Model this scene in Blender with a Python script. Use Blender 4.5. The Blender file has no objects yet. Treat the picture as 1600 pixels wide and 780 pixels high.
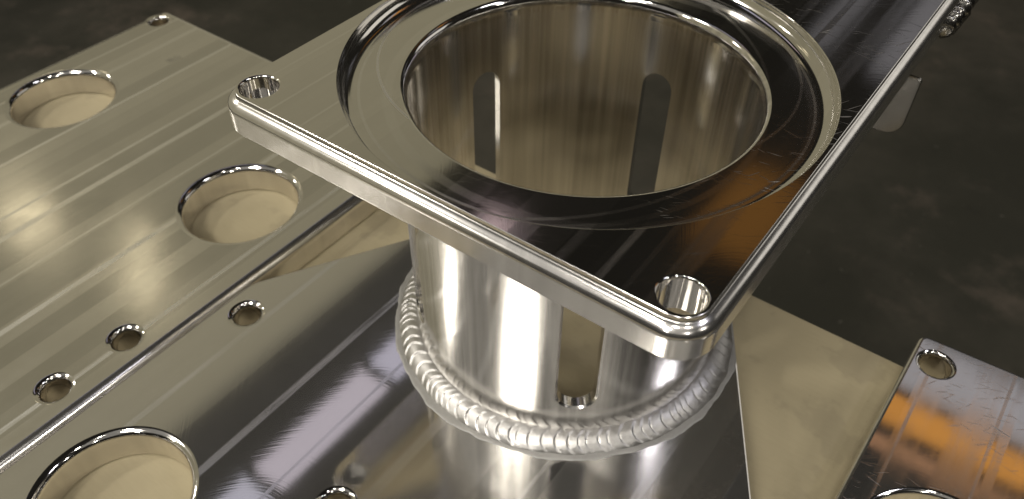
import bpy, bmesh, math, random
from mathutils import Vector, Matrix, noise as mnoise
R = math.radians
pi = math.pi
random.seed(7)
U = 0.075                       # one drawing unit (the bore radius) in metres

scene = bpy.context.scene
col = scene.collection

# ------------------------------------------------------------------ camera
def setup_camera():
    cx, cy, cz, yaw, pitch, roll, f, py = 1.9562, -3.3783, 2.3449, -0.6230, 0.7986, 0.0124, 1276.28, 430.37
    fw = Vector((math.sin(yaw) * math.cos(pitch), math.cos(yaw) * math.cos(pitch), -math.sin(pitch)))
    rt = Vector((math.cos(yaw), -math.sin(yaw), 0))
    up = rt.cross(fw)
    c, s = math.cos(roll), math.sin(roll)
    r2 = c * rt + s * up
    u2 = -s * rt + c * up
    cam = bpy.data.cameras.new('camera')
    o = bpy.data.objects.new('camera', cam)
    col.objects.link(o)
    m = Matrix((r2, u2, -fw)).transposed().to_4x4()
    m.translation = Vector((cx, cy, cz)) * U
    o.matrix_world = m
    cam.sensor_width = 36
    cam.lens = f / 1600 * 36
    cam.shift_y = (py - 390) / 1600
    cam.clip_start = 0.01
    cam.clip_end = 100
    cam.dof.use_dof = True
    cam.dof.focus_distance = 0.30
    cam.dof.aperture_fstop = 16
    scene.camera = o
setup_camera()

# ------------------------------------------------------------------ light
w = bpy.data.worlds.new('World')
scene.world = w
w.use_nodes = True
w.node_tree.nodes['Background'].inputs[0].default_value = (0.012, 0.011, 0.009, 1)
w.node_tree.nodes['Background'].inputs[1].default_value = 1.0
scene.view_settings.view_transform = 'Standard'
scene.view_settings.look = 'None'
scene.view_settings.exposure = 0
scene.view_settings.gamma = 1
scene.cycles.use_denoising = True
scene.cycles.max_bounces = 10
scene.cycles.glossy_bounces = 8
scene.cycles.sample_clamp_indirect = 6

def lamp(name, az, el, dist, sx, sy, color, radiance, spin=0):
    """area lamp in direction az/el (degrees) of the work, facing it"""
    L = bpy.data.lights.new(name, 'AREA')
    L.shape = 'RECTANGLE'
    L.size, L.size_y = sx, sy
    L.energy = radiance * pi * sx * sy
    L.color = color
    o = bpy.data.objects.new(name, L)
    col.objects.link(o)
    d = Vector((math.cos(R(el)) * math.cos(R(az)), math.cos(R(el)) * math.sin(R(az)), math.sin(R(el))))
    o.location = d * dist
    o.rotation_euler = (d.to_track_quat('Z', 'Y').to_matrix() @ Matrix.Rotation(R(spin), 3, 'Z')).to_euler()
    return o

TAN = (1.0, 0.905, 0.62)
WARM = (1.0, 0.95, 0.87)
def panel(name, loc, normal, sx, sy, color, radiance):
    """area lamp at a place in metres; sx runs along world X (along Y on an upright panel)"""
    L = bpy.data.lights.new(name, 'AREA')
    L.shape = 'RECTANGLE'
    L.size, L.size_y = sx, sy
    L.energy = radiance * pi * sx * sy
    L.color = color
    o = bpy.data.objects.new(name, L)
    col.objects.link(o)
    o.location = loc
    if normal == 'DOWN':
        o.rotation_euler = (0, 0, 0)
    else:                                            # facing +X
        o.rotation_euler = Matrix(((0, 0, -1), (1, 0, 0), (0, -1, 0))).to_euler()
    return o
ZC = 2.85                                            # lamp height above the top plate
panel('added_wall_glow', (-2.42, 1.0, 1.15), 'X', 11.0, 3.4, TAN, 0.245)  # glowing panel added in place of a lit tan wall out of view
panel('added_ceiling_glow', (0.2, -3.2, ZC + 0.3), 'DOWN', 8.0, 4.6, (1.0, 0.95, 0.87), 0.22)  # broad panel added behind the camera for mid-grey reflections, not a fixture
panel('high_bay_lamp', (-2.50, -1.55, ZC), 'DOWN', 0.36, 0.60, WARM, 60)
panel('high_bay_lamp', (-0.02, -2.58, ZC), 'DOWN', 1.02, 0.75, WARM, 27)
panel('high_bay_lamp', (2.05, 1.05, ZC), 'DOWN', 0.32, 0.6, (0.92, 0.90, 1.0), 22)
for y0, cc in ((0.25, (0.83, 0.82, 1.0)), (1.02, (0.90, 0.82, 0.96)), (1.79, (0.83, 0.80, 1.0)), (2.34, (1.0, 0.76, 0.80))):
    panel('strip_lamp', (-1.87, y0, ZC), 'DOWN', 0.20, 0.72 if y0 < 2 else 0.32, cc, 0.62)
lamp('added_wall_glow', 60, 19, 6.0, 3.2, 1.6, WARM, 0.75)  # panel added far right to brighten the top plate's rounded edge
for loc, sz, ra in (((-2.25, 0.66, 1.80), 0.12, 2.6), ((-2.25, 0.72, 1.62), 0.10, 1.8), ((-2.25, 0.42, 1.29), 0.14, 1.9)):
    panel('wall_lamp', loc, 'X', sz, sz, (1.0, 0.86, 0.58), ra)
for az, el in ((-172, 30), (-128, 31), (-118, 65), (-60, 67), (-35, 33), (-15, 63), (5, 33), (-85, 30)):
    lamp('high_bay_lamp', az, el, 5.0, 0.24, 0.24, WARM, 85)
panel('strip_lamp', (-0.66, 7.2, ZC), 'DOWN', 0.26, 4.0, (0.95, 0.92, 1.0), 0.16)
panel('strip_lamp', (-1.20, 7.2, ZC), 'DOWN', 0.20, 4.0, (0.95, 0.92, 1.0), 0.12)
ORANGE = (1.0, 0.42, 0.06)
panel('orange_beam_stand_in', (0.55, 2.76, ZC), 'DOWN', 0.8, 0.20, ORANGE, 0.62)  # glowing panel added in place of an unseen orange rack beam, for its reflection
panel('orange_beam_stand_in', (0.50, 2.53, ZC), 'DOWN', 0.9, 0.09, (1.0, 0.5, 0.25), 0.35)  # narrower glowing panel, added for the pinkish band beside the orange reflection
panel('added_grey_panel', (0.60, 3.12, ZC), 'DOWN', 0.9, 0.40, (0.95, 0.92, 1.0), 0.36)  # panel added only for the pale grey reflection in the side plate
panel('orange_beam_stand_in', (-0.80, 3.35, ZC), 'DOWN', 0.40, 0.8, ORANGE, 0.13)  # dim panel added for the brown reflection on the top plate

# ------------------------------------------------------------------ materials
class NT:
    def __init__(s, name):
        s.m = bpy.data.materials.new(name)
        s.m.use_nodes = True
        s.t = s.m.node_tree
        s.b = s.t.nodes['Principled BSDF']
    def n(s, kind, **kw):
        x = s.t.nodes.new(kind)
        for k, v in kw.items():
            setattr(x, k, v)
        return x
    def put(s, sock, v):
        if isinstance(v, bpy.types.NodeSocket):
            s.t.links.new(v, sock)
        else:
            sock.default_value = v
    def math(s, op, a, b=0.0, c=0.0, clamp=False):
        x = s.n('ShaderNodeMath', operation=op, use_clamp=clamp)
        s.put(x.inputs[0], a); s.put(x.inputs[1], b); s.put(x.inputs[2], c)
        return x.outputs[0]
    def pos(s):
        g = s.n('ShaderNodeNewGeometry')
        v = s.n('ShaderNodeVectorMath', operation='SCALE')
        s.put(v.inputs[0], g.outputs['Position']); v.inputs['Scale'].default_value = 1 / U
        sp = s.n('ShaderNodeSeparateXYZ')
        s.put(sp.inputs[0], v.outputs[0])
        return v.outputs[0], sp.outputs[0], sp.outputs[1], sp.outputs[2]
    def vec(s, x, y, z=0.0):
        c = s.n('ShaderNodeCombineXYZ')
        s.put(c.inputs[0], x); s.put(c.inputs[1], y); s.put(c.inputs[2], z)
        return c.outputs[0]
    def noise(s, v, scale, detail=2.0, rough=0.5):
        x = s.n('ShaderNodeTexNoise')
        s.put(x.inputs['Vector'], v)
        x.inputs['Scale'].default_value = scale
        x.inputs['Detail'].default_value = detail
        x.inputs['Roughness'].default_value = rough
        return x.outputs['Fac']
    def ramp(s, v, lo, hi, a=0.0, b=1.0):
        x = s.n('ShaderNodeMapRange', interpolation_type='SMOOTHSTEP')
        s.put(x.inputs[0], v)
        x.inputs[1].default_value = lo; x.inputs[2].default_value = hi
        x.inputs[3].default_value = a; x.inputs[4].default_value = b
        return x.outputs[0]
    def mix(s, f, a, b):
        x = s.n('ShaderNodeMix', data_type='RGBA')
        s.put(x.inputs[0], f)
        for i, v in ((6, a), (7, b)):
            s.put(x.inputs[i], v if isinstance(v, bpy.types.NodeSocket) else (*v, 1))
        return x.outputs[2]
    def bump(s, h, strength, dist=0.001):
        x = s.n('ShaderNodeBump')
        x.inputs['Strength'].default_value = strength
        x.inputs['Distance'].default_value = dist
        s.put(x.inputs['Height'], h)
        s.put(s.b.inputs['Normal'], x.outputs[0])
        return x
    def line_sum(s, x, wob, lines):
        """soft bright stripes across coordinate x at the listed (position, half width, weight)"""
        xx = s.math('ADD', x, wob)
        tot = None
        for p, hw, wt in lines:
            d = s.math('ABSOLUTE', s.math('SUBTRACT', xx, p))
            m = s.math('MULTIPLY', s.ramp(d, hw * 0.7, hw * 1.15, 1.0, 0.0), wt)
            tot = m if tot is None else s.math('MAXIMUM', tot, m)
        return tot

def milled(name, rough, lines, base=(0.80, 0.78, 0.74), streak=0.12, smudge=0.08, swirl=0.05, pitch=0.55, stains=0.0, scratches=0.0, rings=False, linerough=0.2, linebase=0.28, tones=0.5, tonerough=0.03, metal=1.0, smask=None):
    """face-milled aluminium: passes along Y, cutter arcs, smudges and pale overlap lines"""
    k = NT(name)
    p, x, y, z = k.pos()
    k.b.inputs['Metallic'].default_value = 1
    k.b.inputs['Metallic'].default_value = metal
    wob = k.math('MULTIPLY', k.math('SUBTRACT', k.noise(k.vec(x, y), 1.3, 3), 0.5), 0.012)
    ln = k.line_sum(x, wob, lines) if lines else 0.0
    if lines:
        br = k.ramp(k.noise(k.vec(k.math('MULTIPLY', x, 30), k.math('MULTIPLY', y, 1.6)), 1.0, 3), 0.25, 0.6, 0.35, 1.0)
        ln = k.math('MULTIPLY', ln, br)
    band = k.noise(k.vec(k.math('MULTIPLY', x, 5.0), k.math('MULTIPLY', y, 0.12)), 1.0, 5, 0.7)
    wn = k.n('ShaderNodeTexWhiteNoise', noise_dimensions='1D')
    k.put(wn.inputs['W'], k.math('FLOOR', k.math('DIVIDE', k.math('ADD', x, wob), pitch * 0.31)))
    tone = wn.outputs['Value']
    sm = k.noise(p, 2.2, 5, 0.6)
    fx = k.math('SUBTRACT', k.math('DIVIDE', k.math('PINGPONG', x, pitch), pitch), 0.5)
    arc = k.math('ADD', y, k.math('MULTIPLY', k.math('MULTIPLY', fx, fx), pitch * 2.2))
    fine = k.noise(k.vec(k.math('MULTIPLY', x, 2.0), k.math('MULTIPLY', arc, 70.0)), 1.0, 2)
    ro = k.math('ADD', rough, k.math('MULTIPLY', k.math('SUBTRACT', band, 0.5), streak))
    ro = k.math('ADD', ro, k.math('MULTIPLY', k.math('SUBTRACT', sm, 0.5), smudge))
    ro = k.math('ADD', ro, k.math('MULTIPLY', ln, linerough))
    ro = k.math('ADD', ro, k.math('MULTIPLY', k.math('SUBTRACT', tone, 0.35), tonerough))
    val = k.math('ADD', 0.5, k.math('MULTIPLY', k.math('SUBTRACT', band, 0.5), 0.5))
    val = k.math('ADD', val, k.math('MULTIPLY', k.math('SUBTRACT', sm, 0.5), 0.35))
    val = k.math('ADD', val, k.math('MULTIPLY', k.math('SUBTRACT', tone, 0.5), tones))
    lo = tuple(c * 0.80 for c in base); hi = tuple(min(1, c * 1.08) for c in base)
    c = k.mix(k.math('MULTIPLY', val, 1.0, clamp=True), lo, hi)
    if lines:
        c = k.mix(k.math('MULTIPLY', ln, linebase * 5, clamp=True), c, (0.98, 0.97, 0.95))
    if stains:
        st = k.ramp(k.noise(k.vec(x, y, 3.0), 2.7, 3, 0.55), 0.68, 0.76)
        c = k.mix(k.math('MULTIPLY', st, stains), c, tuple(v * 0.55 for v in base))
        ro = k.math('ADD', ro, k.math('MULTIPLY', st, 0.12))
    if rings:
        for (cx, cy, rr, hw, wt) in rings:
            dx = k.math('SUBTRACT', x, cx); dy = k.math('SUBTRACT', y, cy)
            d = k.math('ABSOLUTE', k.math('SUBTRACT', k.math('SQRT', k.math('ADD', k.math('MULTIPLY', dx, dx), k.math('MULTIPLY', dy, dy))), rr))
            m = k.math('MULTIPLY', k.ramp(d, hw * 0.5, hw, 1.0, 0.0), wt)
            ro = k.math('ADD', ro, k.math('MULTIPLY', m, linerough * 1.3))
            c = k.mix(m, c, (0.97, 0.96, 0.93))
    h = fine
    if scratches:
        tot = None
        for i, (ang, sc) in enumerate(((20, 1.0), (38, 1.3), (-12, 0.9), (62, 1.1), (8, 1.7))):
            ca, sa = math.cos(R(ang)), math.sin(R(ang))
            a = k.math('ADD', k.math('MULTIPLY', x, ca), k.math('MULTIPLY', y, sa))
            b = k.math('SUBTRACT', k.math('MULTIPLY', y, ca), k.math('MULTIPLY', x, sa))
            nn = k.noise(k.vec(k.math('MULTIPLY', a, 4 * sc), k.math('MULTIPLY', b, 75 * sc), i * 7.3), 1.0, 1)
            m = k.ramp(nn, 0.70, 0.75)
            tot = m if tot is None else k.math('MAXIMUM', tot, m)
        msk = k.ramp(k.noise(k.vec(x, y, 9.0), 1.1, 2), 0.36, 0.56)
        if smask:
            dx = k.math('SUBTRACT', x, smask[0]); dy = k.math('SUBTRACT', y, smask[1])
            dd = k.math('SQRT', k.math('ADD', k.math('MULTIPLY', dx, dx), k.math('MULTIPLY', dy, dy)))
            msk = k.math('MULTIPLY', msk, k.ramp(dd, smask[2] * 0.3, smask[2], 1.0, 0.12))
        tot = k.math('MULTIPLY', tot, msk)
        ro = k.math('ADD', ro, k.math('MULTIPLY', tot, scratches))
        c = k.mix(k.math('MULTIPLY', tot, 0.6), c, (1, 1, 1))
    k.put(k.b.inputs['Base Color'], c)
    k.put(k.b.inputs['Roughness'], k.math('MAXIMUM', ro, 0.03))
    k.bump(h, swirl, 0.0006)
    return k.m

def turned(name, rough, aniso=0.0, axis='Z', base=(0.82, 0.80, 0.77), grain=0.04, blotch=0.1, contrast=0.82, metal=1.0, var=0.16):
    """turned or brushed aluminium"""
    k = NT(name)
    p, x, y, z = k.pos()
    k.b.inputs['Metallic'].default_value = 1
    k.b.inputs['Metallic'].default_value = metal
    ang = k.math('ARCTAN2', y, x)
    n1 = k.noise(k.vec(k.math('MULTIPLY', ang, 3.0), k.math('MULTIPLY', z, 60.0)), 1.0, 3)
    n2 = k.noise(p, 3.0, 4, 0.6)
    n3 = k.noise(k.vec(k.math('MULTIPLY', ang, 14.0), k.math('MULTIPLY', z, 0.25)), 1.0, 4, 0.65)
    ro = k.math('ADD', rough, k.math('MULTIPLY', k.math('SUBTRACT', n2, 0.5), blotch))
    ro = k.math('ADD', ro, k.math('MULTIPLY', k.math('SUBTRACT', n3, 0.5), var))
    k.put(k.b.inputs['Roughness'], k.math('MAXIMUM', ro, 0.04))
    c = k.mix(k.ramp(n3, 0.3, 0.7), tuple(v * contrast for v in base), tuple(min(1, v * 1.10) for v in base))
    k.put(k.b.inputs['Base Color'], c)
    if aniso:
        k.b.inputs['Anisotropic'].default_value = aniso
        tg = k.n('ShaderNodeTangent', direction_type='RADIAL', axis='Z')
        k.put(k.b.inputs['Tangent'], tg.outputs[0])
    if grain:
        k.bump(n1, grain, 0.0004)
    return k.m

M = {}
M['top'] = milled('milled_top_plate_aluminium', 0.085,
                  [(0.905, 0.020, 0.75), (0.30, 0.012, 0.3), (-0.62, 0.010, 0.35), (-1.02, 0.008, 0.4), (1.16, 0.05, 0.35), (-1.25, 0.008, 0.3), (0.50, 0.05, 0.4), (0.72, 0.03, 0.4), (1.02, 0.012, 0.3), (-0.80, 0.008, 0.3)],
                  base=(0.80, 0.78, 0.74), streak=0.10, smudge=0.09, swirl=0.012, scratches=0.4, smask=(1.15, 0.6, 1.3), metal=1.0)
M['recess'] = milled('turned_recess_aluminium', 0.085, [], base=(0.80, 0.78, 0.74), streak=0.03, smudge=0.04, swirl=0.006, scratches=0.3, smask=(1.1, -0.5, 0.9), metal=1.0,
                     rings=[(-0.297, 0.067, 0.9487, 0.010, 0.75), (0.126, 0.288, 0.926, 0.010, 0.35), (-0.335, -0.051, 1.311, 0.014, 0.35), (-0.088, -0.173, 1.118, 0.022, 0.22), (0.10, -0.02, 1.13, 0.035, 0.18), (0.0, 0.0, 1.222, 0.010, 0.4)])
M['plateA'] = milled('milled_plate_aluminium', 0.155,
                     [(-4.76, 0.018, 0.5), (-4.12, 0.016, 0.45), (-3.90, 0.030, 0.5), (-3.02, 0.026, 0.55), (-2.27, 0.020, 0.6), (-5.30, 0.03, 0.3), (-5.62, 0.012, 0.4), (-3.45, 0.012, 0.35)],
                     streak=0.08, smudge=0.14, swirl=0.012, stains=0.6, linebase=0.42, tones=0.7)
M['base'] = milled('milled_base_aluminium', 0.075,
                   [(-1.67, 0.022, 0.6), (-1.05, 0.030, 0.55), (-0.62, 0.014, 0.4), (-0.12, 0.04, 0.35), (0.6, 0.014, 0.3), (1.15, 0.03, 0.3)],
                   streak=0.05, smudge=0.03, swirl=0.010, pitch=1.1, stains=0.3, tonerough=0.10, metal=0.945)
M['plateC'] = milled('milled_side_plate_aluminium', 0.06,
                     [(2.26, 0.012, 0.6), (2.62, 0.11, 0.25), (2.74, 0.012, 0.7), (2.80, 0.03, 0.35), (3.4, 0.02, 0.5)],
                     streak=0.10, smudge=0.14, swirl=0.004, stains=0.5, scratches=0.25, linerough=0.22, metal=0.96)
M['tube'] = turned('brushed_tube_aluminium', 0.17, 0.0, grain=0.004, blotch=0.05, metal=0.975)
M['edge'] = turned('satin_edge_aluminium', 0.19, 0.0, grain=0.0, metal=0.97, blotch=0.05, contrast=0.93, var=0.03)
M['lip'] = turned('polished_lip_aluminium', 0.08, 0.0, grain=0.004)
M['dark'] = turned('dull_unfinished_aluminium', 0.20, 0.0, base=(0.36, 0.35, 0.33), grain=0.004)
M['bore'] = turned('bored_hole_aluminium', 0.22, 0.0, grain=0.0)
M['inner'] = turned('bored_tube_aluminium', 0.15, 0.0, grain=0.004, blotch=0.04, contrast=0.80)

def weld_mat():
    k = NT('weld_bead_aluminium')
    p, x, y, z = k.pos()
    k.b.inputs['Metallic'].default_value = 1
    n = k.noise(p, 14, 5, 0.7)
    n2 = k.noise(p, 3, 2)
    k.put(k.b.inputs['Base Color'], k.mix(n, (0.34, 0.33, 0.32), (0.74, 0.725, 0.70)))
    k.put(k.b.inputs['Roughness'], k.math('ADD', 0.26, k.math('MULTIPLY', n, 0.25)))
    k.bump(k.noise(p, 40, 4, 0.7), 0.15, 0.001)
    return k.m
M['weld'] = weld_mat()

def haz_mat():
    k = NT('etched_weld_border_aluminium')
    p, x, y, z = k.pos()
    k.b.inputs['Metallic'].default_value = 0.75
    n = k.noise(p, 9, 5, 0.7)
    k.put(k.b.inputs['Base Color'], k.mix(n, (0.30, 0.295, 0.28), (0.50, 0.49, 0.47)))
    k.b.inputs['Roughness'].default_value = 0.55
    k.bump(k.noise(p, 60, 4, 0.7), 0.35, 0.001)
    return k.m
M['haz'] = haz_mat()

def table_mat():
    k = NT('tan_table_board')
    p, x, y, z = k.pos()
    big = k.noise(p, 0.5, 4, 0.6)
    fib = k.noise(k.vec(k.math('MULTIPLY', x, 1.0), k.math('MULTIPLY', y, 7.0)), 6.0, 5, 0.7)
    st = k.ramp(k.noise(k.vec(x, y, 1.7), 1.9, 4, 0.6), 0.55, 0.64)
    speck = k.ramp(k.noise(p, 42, 2), 0.68, 0.8)
    c = k.mix(big, (0.38, 0.325, 0.205), (0.50, 0.435, 0.285))
    c = k.mix(k.math('MULTIPLY', fib, 0.35), c, (0.30, 0.25, 0.155))
    c = k.mix(k.math('MULTIPLY', st, 0.2), c, (0.15, 0.13, 0.095))
    c = k.mix(k.math('MULTIPLY', speck, 0.25), c, (0.15, 0.12, 0.08))
    k.put(k.b.inputs['Base Color'], c)
    k.b.inputs['Roughness'].default_value = 0.75
    k.b.inputs['Specular IOR Level'].default_value = 0.25
    k.bump(fib, 0.12, 0.0006)
    return k.m
M['table'] = table_mat()

def floor_mat():
    k = NT('dark_stained_concrete')
    p, x, y, z = k.pos()
    a = k.noise(p, 0.10, 6, 0.65)
    b = k.noise(p, 0.32, 5, 0.65)
    d = k.noise(p, 2.2, 4, 0.6)
    c = k.mix(k.ramp(a, 0.35, 0.7), (0.036, 0.035, 0.026), (0.075, 0.068, 0.053))
    c = k.mix(k.math('MULTIPLY', k.ramp(b, 0.52, 0.75), 0.6), c, (0.14, 0.112, 0.088))
    c = k.mix(k.math('MULTIPLY', k.ramp(d, 0.55, 0.8), 0.35), c, (0.024, 0.022, 0.019))
    c = k.mix(k.math('MULTIPLY', k.ramp(k.noise(p, 3.1, 2), 0.74, 0.78), 0.5), c, (0.14, 0.13, 0.11))
    k.put(k.b.inputs['Base Color'], c)
    k.put(k.b.inputs['Roughness'], k.math('ADD', 0.55, k.math('MULTIPLY', b, 0.3)))
    k.b.inputs['Specular IOR Level'].default_value = 0.2
    k.bump(d, 0.2, 0.004)
    return k.m
M['floor'] = floor_mat()
def plain(name, c, ro=0.6, me=0.0):
    k = NT(name)
    p, x, y, z = k.pos()
    k.put(k.b.inputs['Base Color'], k.mix(k.noise(p, 1.5, 3), tuple(v * 0.8 for v in c), c))
    k.b.inputs['Roughness'].default_value = ro
    k.b.inputs['Metallic'].default_value = me
    return k.m
M['steel'] = plain('painted_steel_leg', (0.07, 0.07, 0.075), 0.5)

# ------------------------------------------------------------------ helpers
def thing(name, label, cat, loc, group=None):
    o = bpy.data.objects.new(name, None)
    col.objects.link(o)
    o.location = Vector(loc) * U
    o['label'] = label; o['category'] = cat
    if group:
        o['group'] = group
    return o

def link(name, verts, faces, mats, parent=None, fmat=None, sharp=35, normals=None, base=None):
    """verts in drawing units, world axes; base = origin of a top-level mesh"""
    off = Vector(base) * U if base else (parent_world(parent) if parent else Vector((0, 0, 0)))
    me = bpy.data.meshes.new(name)
    me.from_pydata([Vector(v) * U - off for v in verts], [], faces)
    for m in (mats if isinstance(mats, list) else [mats]):
        me.materials.append(m)
    if fmat:
        me.polygons.foreach_set('material_index', fmat)
    me.polygons.foreach_set('use_smooth', [True] * len(me.polygons))
    if normals:
        me.normals_split_custom_set_from_vertices(normals)
    elif sharp:
        me.set_sharp_from_angle(angle=R(sharp))
    me.update()
    o = bpy.data.objects.new(name, me)
    col.objects.link(o)
    if parent:
        o.parent = parent
    else:
        o.location = off
    return o

def parent_world(p):
    v = Vector((0, 0, 0))
    while p:
        v += p.location
        p = p.parent
    return v

def rounded_poly(corners, radii, inset=0.0, seg=14):
    """counter-clockwise polygon, edges moved inwards by inset, corners rounded (convex)"""
    n = len(corners)
    P = [Vector(c) for c in corners]
    out = []
    lines = []
    for i in range(n):
        a, b = P[i], P[(i + 1) % n]
        d = (b - a).normalized()
        nn = Vector((-d.y, d.x))
        lines.append((a + nn * inset, d, nn))
    for i in range(n):
        a1, d1, n1 = lines[i - 1]
        a2, d2, n2 = lines[i]
        r = max(radii[i] - inset, 0.0006)
        # centre of the rounding: both lines moved in by r
        b1 = a1 + n1 * r; b2 = a2 + n2 * r
        den = d1.x * d2.y - d1.y * d2.x
        t = ((b2 - b1).x * d2.y - (b2 - b1).y * d2.x) / den
        c = b1 + d1 * t
        th1 = math.atan2(-n1.y, -n1.x); th2 = math.atan2(-n2.y, -n2.x)
        while th2 < th1:
            th2 += 2 * pi
        for j in range(seg + 1):
            th = th1 + (th2 - th1) * j / seg
            out.append((c.x + r * math.cos(th), c.y + r * math.sin(th)))
    return out

def circle(cx, cy, r, n):
    return [(cx + r * math.cos(2 * pi * i / n), cy + r * math.sin(2 * pi * i / n)) for i in range(n)]

def arc_profile(i0, z0, i1, z1, n=8, convex=True):
    """quarter ellipse from (i0, z0) to (i1, z1); starts flat (horizontal) and ends vertical when convex"""
    out = []
    for k in range(n + 1):
        a = (pi / 2) * k / n
        if convex:
            out.append((i0 + (i1 - i0) * math.sin(a), z0 + (z1 - z0) * (1 - math.cos(a))))
        else:
            out.append((i0 + (i1 - i0) * (1 - math.cos(a)), z0 + (z1 - z0) * math.sin(a)))
    return out

class Solid:
    def __init__(s):
        s.v = []; s.f = []; s.m = []
    def loop(s, pts, z):
        i = len(s.v)
        s.v += [(x, y, z) for x, y in pts]
        return list(range(i, len(s.v)))
    def bridge(s, A, B, mat=0, flip=False):
        n = len(A)
        for i in range(n):
            j = (i + 1) % n
            q = (A[i], B[i], B[j], A[j])
            s.f.append(q[::-1] if flip else q); s.m.append(mat)
    def cap(s, loops, up, mat=0):
        bm = bmesh.new()
        bv = {}; es = []
        for L in loops:
            vs = [bm.verts.new((s.v[i][0], s.v[i][1], 0)) for i in L]
            for a, i in zip(vs, L):                 # the flat face gets vertices of its own, so its shading stays flat
                s.v.append(s.v[i]); bv[a] = len(s.v) - 1
            for k in range(len(vs)):
                es.append(bm.edges.new((vs[k], vs[(k + 1) % len(vs)])))
        r = bmesh.ops.triangle_fill(bm, use_beauty=True, use_dissolve=False, edges=es)
        for f in bm.faces:
            f.normal_update()
            idx = [bv[x] for x in f.verts]
            if (f.normal.z > 0) != up:
                idx = idx[::-1]
            s.f.append(tuple(idx)); s.m.append(mat)
        bm.free()

def support(pr, far=0.03, d=0.003):
    """extra loops at both ends of the long runs of a profile, so the flat runs shade flat"""
    out = [pr[0]]
    for a, b in zip(pr[:-1], pr[1:]):
        l = math.hypot(b[0] - a[0], b[1] - a[1])
        if l > far:
            for t in (d / l, 1 - d / l):
                out.append((a[0] + (b[0] - a[0]) * t, a[1] + (b[1] - a[1]) * t))
        out.append(b)
    return out

def plate_solid(outer, holes, ztop, prof, thick, hole_ch=0.02, flat=0, edge=1, bore=2, extra_top=None, extra_bottom=None, hn=64):
    """outer(inset)->points; prof = [(inset, z)] from the top face down to the bottom face"""
    S = Solid()
    loops = [S.loop(outer(i), ztop + z) for i, z in support(prof)]
    for a, b in zip(loops[:-1], loops[1:]):
        S.bridge(a, b, edge)
    tops = [loops[0]]; bots = [loops[-1]]
    for (cx, cy, r) in holes:
        hc = hole_ch * (1.35 if r > 0.3 else 1.0)
        pr = [(r + hc, 0)] + [(r + hc * (1 - math.sin(pi / 2 * q / 6)), -hc * (1 - math.cos(pi / 2 * q / 6))) for q in range(1, 7)] + [(r, -thick + 0.012), (r + 0.012, -thick)]
        hl = [S.loop(circle(cx, cy, rr, hn), ztop + z) for rr, z in support(pr)]
        for q, (a, b) in enumerate(zip(hl[:-1], hl[1:])):
            S.bridge(a, b, 3 if q < 7 or r < 0.3 else bore, flip=True)
        tops.append(hl[0]); bots.append(hl[-1])
    if extra_top:
        tops.append(S.loop(extra_top, ztop))
    if extra_bottom:
        bots.append(S.loop(extra_bottom, ztop - thick))
    S.cap(tops, True, flat)
    S.cap(bots, False, flat)
    return S

def lathe(S, prof, n, mat, c=(0, 0), flip=False):
    Ls = [S.loop(circle(c[0], c[1], r, n), z) for r, z in support(prof)]
    for a, b in zip(Ls[:-1], Ls[1:]):
        S.bridge(a, b, mat, flip)
    return Ls

def box(x0, x1, y0, y1, z0, z1, ch=0.0):
    S = Solid()
    o = lambda i: rounded_poly([(x0, y0), (x1, y0), (x1, y1), (x0, y1)], [0.02 + ch] * 4, i, 4)
    A = S.loop(o(ch), z1); B = S.loop(o(0), z1 - ch); C = S.loop(o(0), z0 + ch); D = S.loop(o(ch), z0)
    for a, b in ((A, B), (B, C), (C, D)):
        S.bridge(a, b)
    S.cap([A], True); S.cap([D], False)
    return S

# ------------------------------------------------------------------ floor and table
ZT = -2.260                      # table surface
ZF = ZT - 0.88 / U               # floor
fl = link('floor', [(-160, -160, ZF), (160, -160, ZF), (160, 160, ZF), (-160, 160, ZF)], [(0, 1, 2, 3)], M['floor'])
fl['kind'] = 'structure'

tb = thing('work_table', 'tan topped work table under the machined plates', 'table', (0, -3.5, ZF))
S = box(-6.1, 8.0, -9.0, 1.205, ZT - 0.32, ZT, 0.012)
link('table_top', S.v, S.f, M['table'], tb)
for x, y in ((-5.6, 0.7), (7.5, 0.7), (-5.6, -8.5), (7.5, -8.5)):
    S = box(x - 0.35, x + 0.35, y - 0.35, y + 0.35, ZF, ZT - 0.32, 0.03)
    link('leg', S.v, S.f, M['steel'], tb)

# ------------------------------------------------------------------ welded assembly
ZB = -2.008                      # top of the base plate
TH = ZB - ZT - 0.001
asm = thing('welded_pedestal', 'polished aluminium square plate welded on a slotted tube and pointed base plate', 'metal part', (0, 0, ZB - TH))

# top plate
A, B, YF = 1.399, 1.387, 3.3
T = 0.203
outer = lambda i: rounded_poly([(-A, -B), (A, -B), (A, YF), (-A, YF)], [0.185] * 4, i, 18)
prof = [(0.056, 0), (0.0535, -0.0015), (0.0525, -0.004), (0.0515, -0.024)] + [(0.050 * (1 - (math.sin(R(a)) - 0.4226) / 0.5774), -0.026 - 0.058 * (0.9063 - math.cos(R(a))) / 0.9063) for a in range(25, 91, 5)] + [(0.0, -T + 0.009), (0.003, -T + 0.003), (0.009, -T)]
RC = 1.325
S = plate_solid(outer, [(-1.222, -1.207, 0.100), (1.222, -1.207, 0.100)], 0.0, prof, T, 0.012, extra_top=circle(0, 0, RC, 192), extra_bottom=circle(0, 0, 1.043, 192))
tp = link('top_plate', S.v, S.f, [M['top'], M['edge'], M['lip'], M['lip']], asm, S.m)
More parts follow.
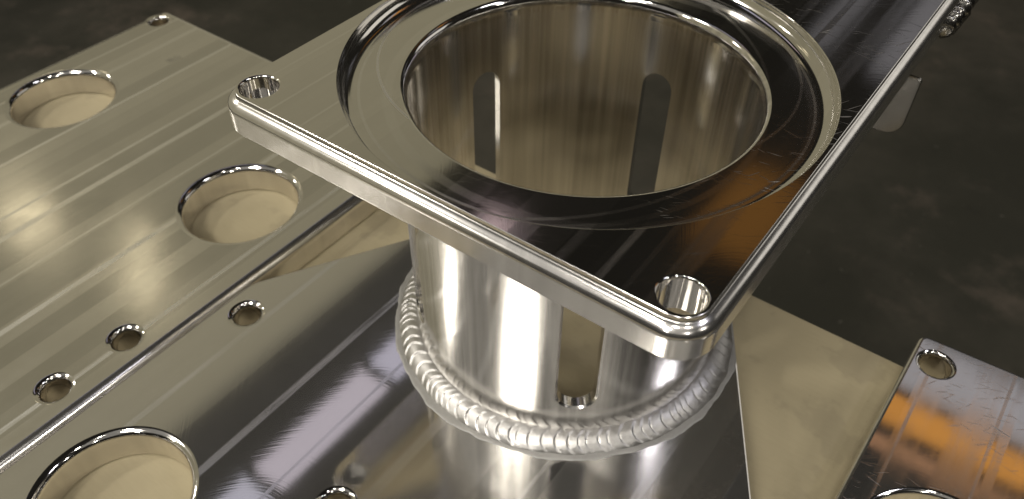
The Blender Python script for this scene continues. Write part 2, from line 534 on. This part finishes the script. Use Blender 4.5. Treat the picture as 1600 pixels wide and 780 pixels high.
# dished recess, a sub-part
S = Solid()
cove = [(RC, 0.0), (RC - 0.003, -0.0015), (RC - 0.005, -0.006)] + [(RC - 0.005 - 0.074 * (1 - math.cos(a)), -0.008 - 0.086 * math.sin(a)) for a in [pi / 2 * q / 12 for q in range(1, 13)]]
cove += [(1.14, -0.094), (1.003, -0.094)]
lip = [(1.003 - 0.038 * math.sin(a), -0.094 - 0.075 * (1 - math.cos(a))) for a in [pi / 2 * q / 10 for q in range(0, 11)]]
n1 = len(S.f); lathe(S, cove, 192, 0, flip=True)
for k in range(len(S.f)):
    pass
link('recess', S.v, S.f, M['recess'], tp, None, sharp=50)
S = Solid(); lathe(S, lip + [(0.965, -0.202), (1.042, -0.202)], 192, 0, flip=True)
link('bore_lip', S.v, S.f, M['lip'], tp, None, sharp=50)

# tube with five slots
def make_tube():
    ro, ri, zt, zb = 1.040, 0.965, -0.172, ZB
    hw0 = 0.112; bv = 0.012     # slot half width (angle at r ~ 1) and edge break
    zs0, zs1 = -0.55, -1.705    # slot ends
    cents = [-54 + 72 * k for k in range(5)]
    v = []; f = []; nr = []
    def vert(th, z, r, sgn):
        v.append((r * math.cos(th), r * math.sin(th), z)); nr.append((sgn * math.cos(th), sgn * math.sin(th), 0)); return len(v) - 1
    def quad(th0, th1, za0, za1, zb0, zb1, r, sgn):
        q = [vert(th0, za0, r, sgn), vert(th0, zb0, r, sgn), vert(th1, zb1, r, sgn), vert(th1, za1, r, sgn)]
        f.append(tuple(q if sgn > 0 else q[::-1]))
    for r, sgn in ((ro, 1), (ri, -1)):
        hw = hw0 + (bv if sgn > 0 else 0)
        for c in cents:
            c0 = R(c)
            a0, a1 = c0 + hw, c0 + R(72) - hw
            N = 34
            for k in range(N):
                t0 = a0 + (a1 - a0) * k / N; t1 = a0 + (a1 - a0) * (k + 1) / N
                quad(t0, t1, zt, zt, zb, zb, r, sgn)
            K = 24
            for k in range(K):
                p0 = -math.cos(pi * k / K) * hw; p1 = -math.cos(pi * (k + 1) / K) * hw
                e = lambda p: math.sqrt(max(0, hw * hw - p * p))
                top = lambda p: zs0 - hw0 + e(p)
                bot = lambda p: zs1 + hw0 - e(p)
                quad(c0 + p0, c0 + p1, zt, zt, top(p0), top(p1), r, sgn)
                quad(c0 + p0, c0 + p1, bot(p0), bot(p1), zb, zb, r, sgn)
    # slot walls
    for c in cents:
        c0 = R(c)
        rows = []
        K = 16
        for r, h, tilt in ((ro, hw0 + bv, 0.7), (ro - bv, hw0, 0.7), (ro - bv, hw0, 0.0), (ri, hw0, 0.0)):
            row = []
            for base_a, zc in ((0, zs0 - hw0), (pi, zs1 + hw0)):
                for k in range(K + 1):
                    a = base_a + pi * k / K
                    ca, sa = math.cos(a), math.sin(a)
                    th = c0 + ca * h
                    v.append((r * math.cos(th), r * math.sin(th), zc + sa * h))
                    q = Vector((ca * math.sin(th) + tilt * math.cos(th), -ca * math.cos(th) + tilt * math.sin(th), -sa)).normalized()
                    nr.append(tuple(q))
                    row.append(len(v) - 1)
            rows.append(row)
        n = len(rows[0])
        for ra, rb in ((rows[0], rows[1]), (rows[2], rows[3])):
            for k in range(n):
                j = (k + 1) % n
                f.append((ra[k], ra[j], rb[j], rb[k]))
    # top ring
    n = 120
    a = [vert(2 * pi * k / n, zt, ro, 1) for k in range(n)]; b = [vert(2 * pi * k / n, zt, ri, 1) for k in range(n)]
    for i in a + b:
        nr[i] = (0, 0, 1)
    for k in range(n):
        j = (k + 1) % n
        f.append((a[k], a[j], b[j], b[k]))
    fm = [1 if (nr[q[0]][0] * v[q[0]][0] + nr[q[0]][1] * v[q[0]][1]) < -0.5 else 0 for q in f]
    return link('tube', v, f, [M['tube'], M['inner']], asm, fm, sharp=None, normals=nr)
make_tube()

# base plate: a house-shaped slab whose point wraps the tube
DR, DL = 1.185, 1.165
yr = (DR - 2.0 * math.cos(R(30))) / 0.5
yl = (DL - 2.0 * math.cos(R(30))) / 0.5
tipx = (DR - DL) / (2 * math.cos(R(30))); tipy = (DR - tipx * math.cos(R(30))) / 0.5
outer = lambda i: rounded_poly([(-2.0, -6.2), (2.0, -6.2), (2.0, yr), (tipx, tipy), (-2.0, yl)], [0.15, 0.15, 0.25, 1.12, 0.25], i, 16)
prof = [(0.012, 0), (0.004, -0.004), (0, -0.012), (0, -TH + 0.01), (0.01, -TH)]
S = plate_solid(outer, [(-1.327, -2.80, 0.443), (-1.803, -1.364, 0.092), (-0.235, -2.06, 0.092)], ZB, prof, TH, 0.038, extra_top=circle(0, 0, 0.956, 128), extra_bottom=circle(0, 0, 0.956, 128))
lathe(S, [(0.956, ZB), (0.956, ZB - TH)], 128, 2, flip=True)
link('base_plate', S.v, S.f, [M['base'], M['edge'], M['bore'], M['lip']], asm, S.m)

# weld bead round the foot of the tube
def make_weld():
    N = 108; per = 14; n = N * per; Mm = 16
    rnd = [random.random() for _ in range(N + 4)]
    wid = []
    acc = 0
    for k in range(N):
        wid.append(0.6 + 0.8 * random.random())
    tot = sum(wid); cum = [0]
    for x in wid:
        cum.append(cum[-1] + x / tot)
    def phase(u):
        u = u % 1.0
        lo, hi = 0, N
        while hi - lo > 1:
            m = (lo + hi) // 2
            if cum[m] <= u: lo = m
            else: hi = m
        return lo, (u - cum[lo]) / (cum[lo + 1] - cum[lo])
    v = []; f = []
    for i in range(n):
        th = 2 * pi * i / n
        deg = math.degrees(th)
        if deg > 180: deg -= 360
        nz = mnoise.noise(Vector((math.cos(th) * 3.0, math.sin(th) * 3.0, 1.0)))
        nz2 = mnoise.noise(Vector((math.cos(th) * 9.0, math.sin(th) * 9.0, 5.0)))
        lim = 9
        for d0, a0 in ((DR, 30), (DL, 150)):
            cs = math.cos(th - R(a0))
            if cs > 0.3: lim = min(lim, (d0 - 0.012) / cs)
        blob = math.exp(-((deg - 6) / 22) ** 2)
        rt = min(1.180 + 0.012 * nz + 0.010 * nz2 + 0.014 * blob, lim)
        ht = 0.080 + 0.010 * nz + 0.02 * blob
        for j in range(Mm + 1):
            s = j / Mm
            u = (i / n + 0.0095 * (1 - (2 * s - 1) ** 2))
            k, fr = phase(u)
            amp = (0.008 + 0.008 * rnd[k]) * (1 - 0.5 * blob)
            saw = (0.45 + 0.55 * fr) if fr < 0.86 else (0.45 + 0.55 * 0.86) * (1 - math.sin((fr - 0.86) / 0.14 * pi * 0.62) * 0.9)
            rip = amp * saw * math.sin(pi * s) ** 0.6
            bul = (0.010 + 0.007 * nz + 0.008 * blob) * math.sin(pi * s) ** 0.75 + rip
            bx = 1.034 + (rt - 1.034) * s; bz = ht * (1 - s) ** 1.05 - 0.003
            nx, nzv = ht, (rt - 1.034)
            l = math.hypot(nx, nzv)
            r = bx + bul * nx / l; z = bz + bul * nzv / l
            if r > lim: r = lim
            v.append((r * math.cos(th), r * math.sin(th), ZB + z))
    W = Mm + 1
    for i in range(n):
        a = i * W; b = ((i + 1) % n) * W
        for j in range(Mm):
            f.append((a + j, a + j + 1, b + j + 1, b + j))
    link('weld_bead', v, f, M['weld'], asm, None, sharp=60)
    # dull etched border on the plate
    v = []; f = []; n = 400
    for i in range(n):
        th = 2 * pi * i / n
        lim = 9
        for d0, a0 in ((DR, 30), (DL, 150)):
            cs = math.cos(th - R(a0))
            if cs > 0.3: lim = min(lim, (d0 - 0.004) / cs)
        q = Vector((math.cos(th), math.sin(th), 0))
        ro = 1.218 + 0.022 * mnoise.noise(q * 2.5) + 0.014 * mnoise.noise(q * 8) + 0.008 * mnoise.noise(q * 22)
        ro = min(ro, lim)
        for r, z in ((1.10, 0.004), (ro - 0.014, 0.006), (ro - 0.004, 0.004), (ro, -0.001)):
            v.append((r * q.x, r * q.y, ZB + z))
    for i in range(n):
        a = i * 4; b = ((i + 1) % n) * 4
        for j in range(3):
            f.append((a + j, a + j + 1, b + j + 1, b + j))
    link('etched_border', v, f, M['haz'], asm, None, sharp=60)
make_weld()

# hanging end plate below the far end of the top plate, with its own weld
def end_plate():
    S = Solid()
    y0, y1 = 2.02, 2.055
    x0, x1, z0, z1 = 0.88, 1.395, -1.06, -0.60
    o = lambda i: rounded_poly([(x0, z0), (x1, z0), (x1, z1), (x0, z1)], [0.12, 0.12, 0.03, 0.03], i, 10)
    P = []
    for y, i in ((y0, 0.006), (y0 + 0.006, 0), (y1 - 0.006, 0), (y1, 0.006)):
        P.append(S.loop(o(i), y))
    for a, b in zip(P[:-1], P[1:]):
        S.bridge(a, b, 0, flip=True)
    S.cap([P[0]], False); S.cap([P[-1]], True)
    # loops were laid out in (x, z, y): swap the axes
    v = [(x, y, z) for x, z, y in S.v]
    f = [tuple(reversed(q)) for q in S.f]
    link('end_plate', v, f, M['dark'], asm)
    S = box(0.90, 1.26, 2.03, 2.05, -0.63, -T, 0.003)
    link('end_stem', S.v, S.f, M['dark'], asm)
    # corner weld running along the end plate's side
    v = []; f = []; n = 60; Mm = 8
    for i in range(n + 1):
        t = i / n
        y = 2.10 + 0.75 * t
        b = 0.05 + 0.02 * math.sin(t * 40) + 0.03 * mnoise.noise(Vector((t * 9, 2, 0)))
        for j in range(Mm):
            a = 2 * pi * j / Mm
            v.append((1.385 + b * math.cos(a), y, -T - 0.05 - 0.05 * math.sin(t * 3) + 1.3 * b * math.sin(a)))
    for i in range(n):
        for j in range(Mm):
            a = i * Mm + j; b2 = i * Mm + (j + 1) % Mm
            f.append((a, b2, b2 + Mm, a + Mm))
    f.append(tuple(range(Mm))[::-1]); f.append(tuple(range(n * Mm, n * Mm + Mm)))
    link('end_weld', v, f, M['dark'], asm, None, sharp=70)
end_plate()

# ------------------------------------------------------------------ loose plates
def loose_plate(name, label, corners, radius, holes, mat, prof, ch):
    outer = lambda i: rounded_poly(corners, [radius] * 4, i, 12)
    S = plate_solid(outer, holes, ZB, prof, TH, ch)
    cx = sum(c[0] for c in corners) / 4; cy = sum(c[1] for c in corners) / 4
    o = link(name, S.v, S.f, [mat, M['edge'], M['bore'], M['lip']], None, S.m, base=(cx, cy, ZB - TH))
    o['label'] = label; o['category'] = 'metal plate'
    return o
profA = arc_profile(0.07, 0, 0.0, -0.08, 8) + [(0, -TH + 0.01), (0.01, -TH)]
loose_plate('machined_plate', 'wide dull aluminium plate with two large round holes beside the pointed base plate',
            [(-5.93, -6.0), (-2.035, -6.0), (-2.035, 1.075), (-5.90, 1.075)], 0.09,
            [(-5.268, -0.573, 0.452), (-2.777, -0.585, 0.452), (-5.752, 0.865, 0.092), (-2.25, 0.865, 0.092), (-2.297, -2.013, 0.092), (-2.306, -2.547, 0.092)],
            M['plateA'], profA, 0.038)
profC = arc_profile(0.03, 0, 0.0, -0.03, 5) + [(0, -TH + 0.01), (0.01, -TH)]
loose_plate('machined_plate', 'shiny aluminium plate corner with orange reflections overhanging the tan table edge',
            [(2.02, -6.0), (6.0, -6.0), (6.0, 1.50), (2.115, 1.325)], 0.07,
            [(2.279, 1.10, 0.105), (2.72, -0.33, 0.455)],
            M['plateC'], profC, 0.026)
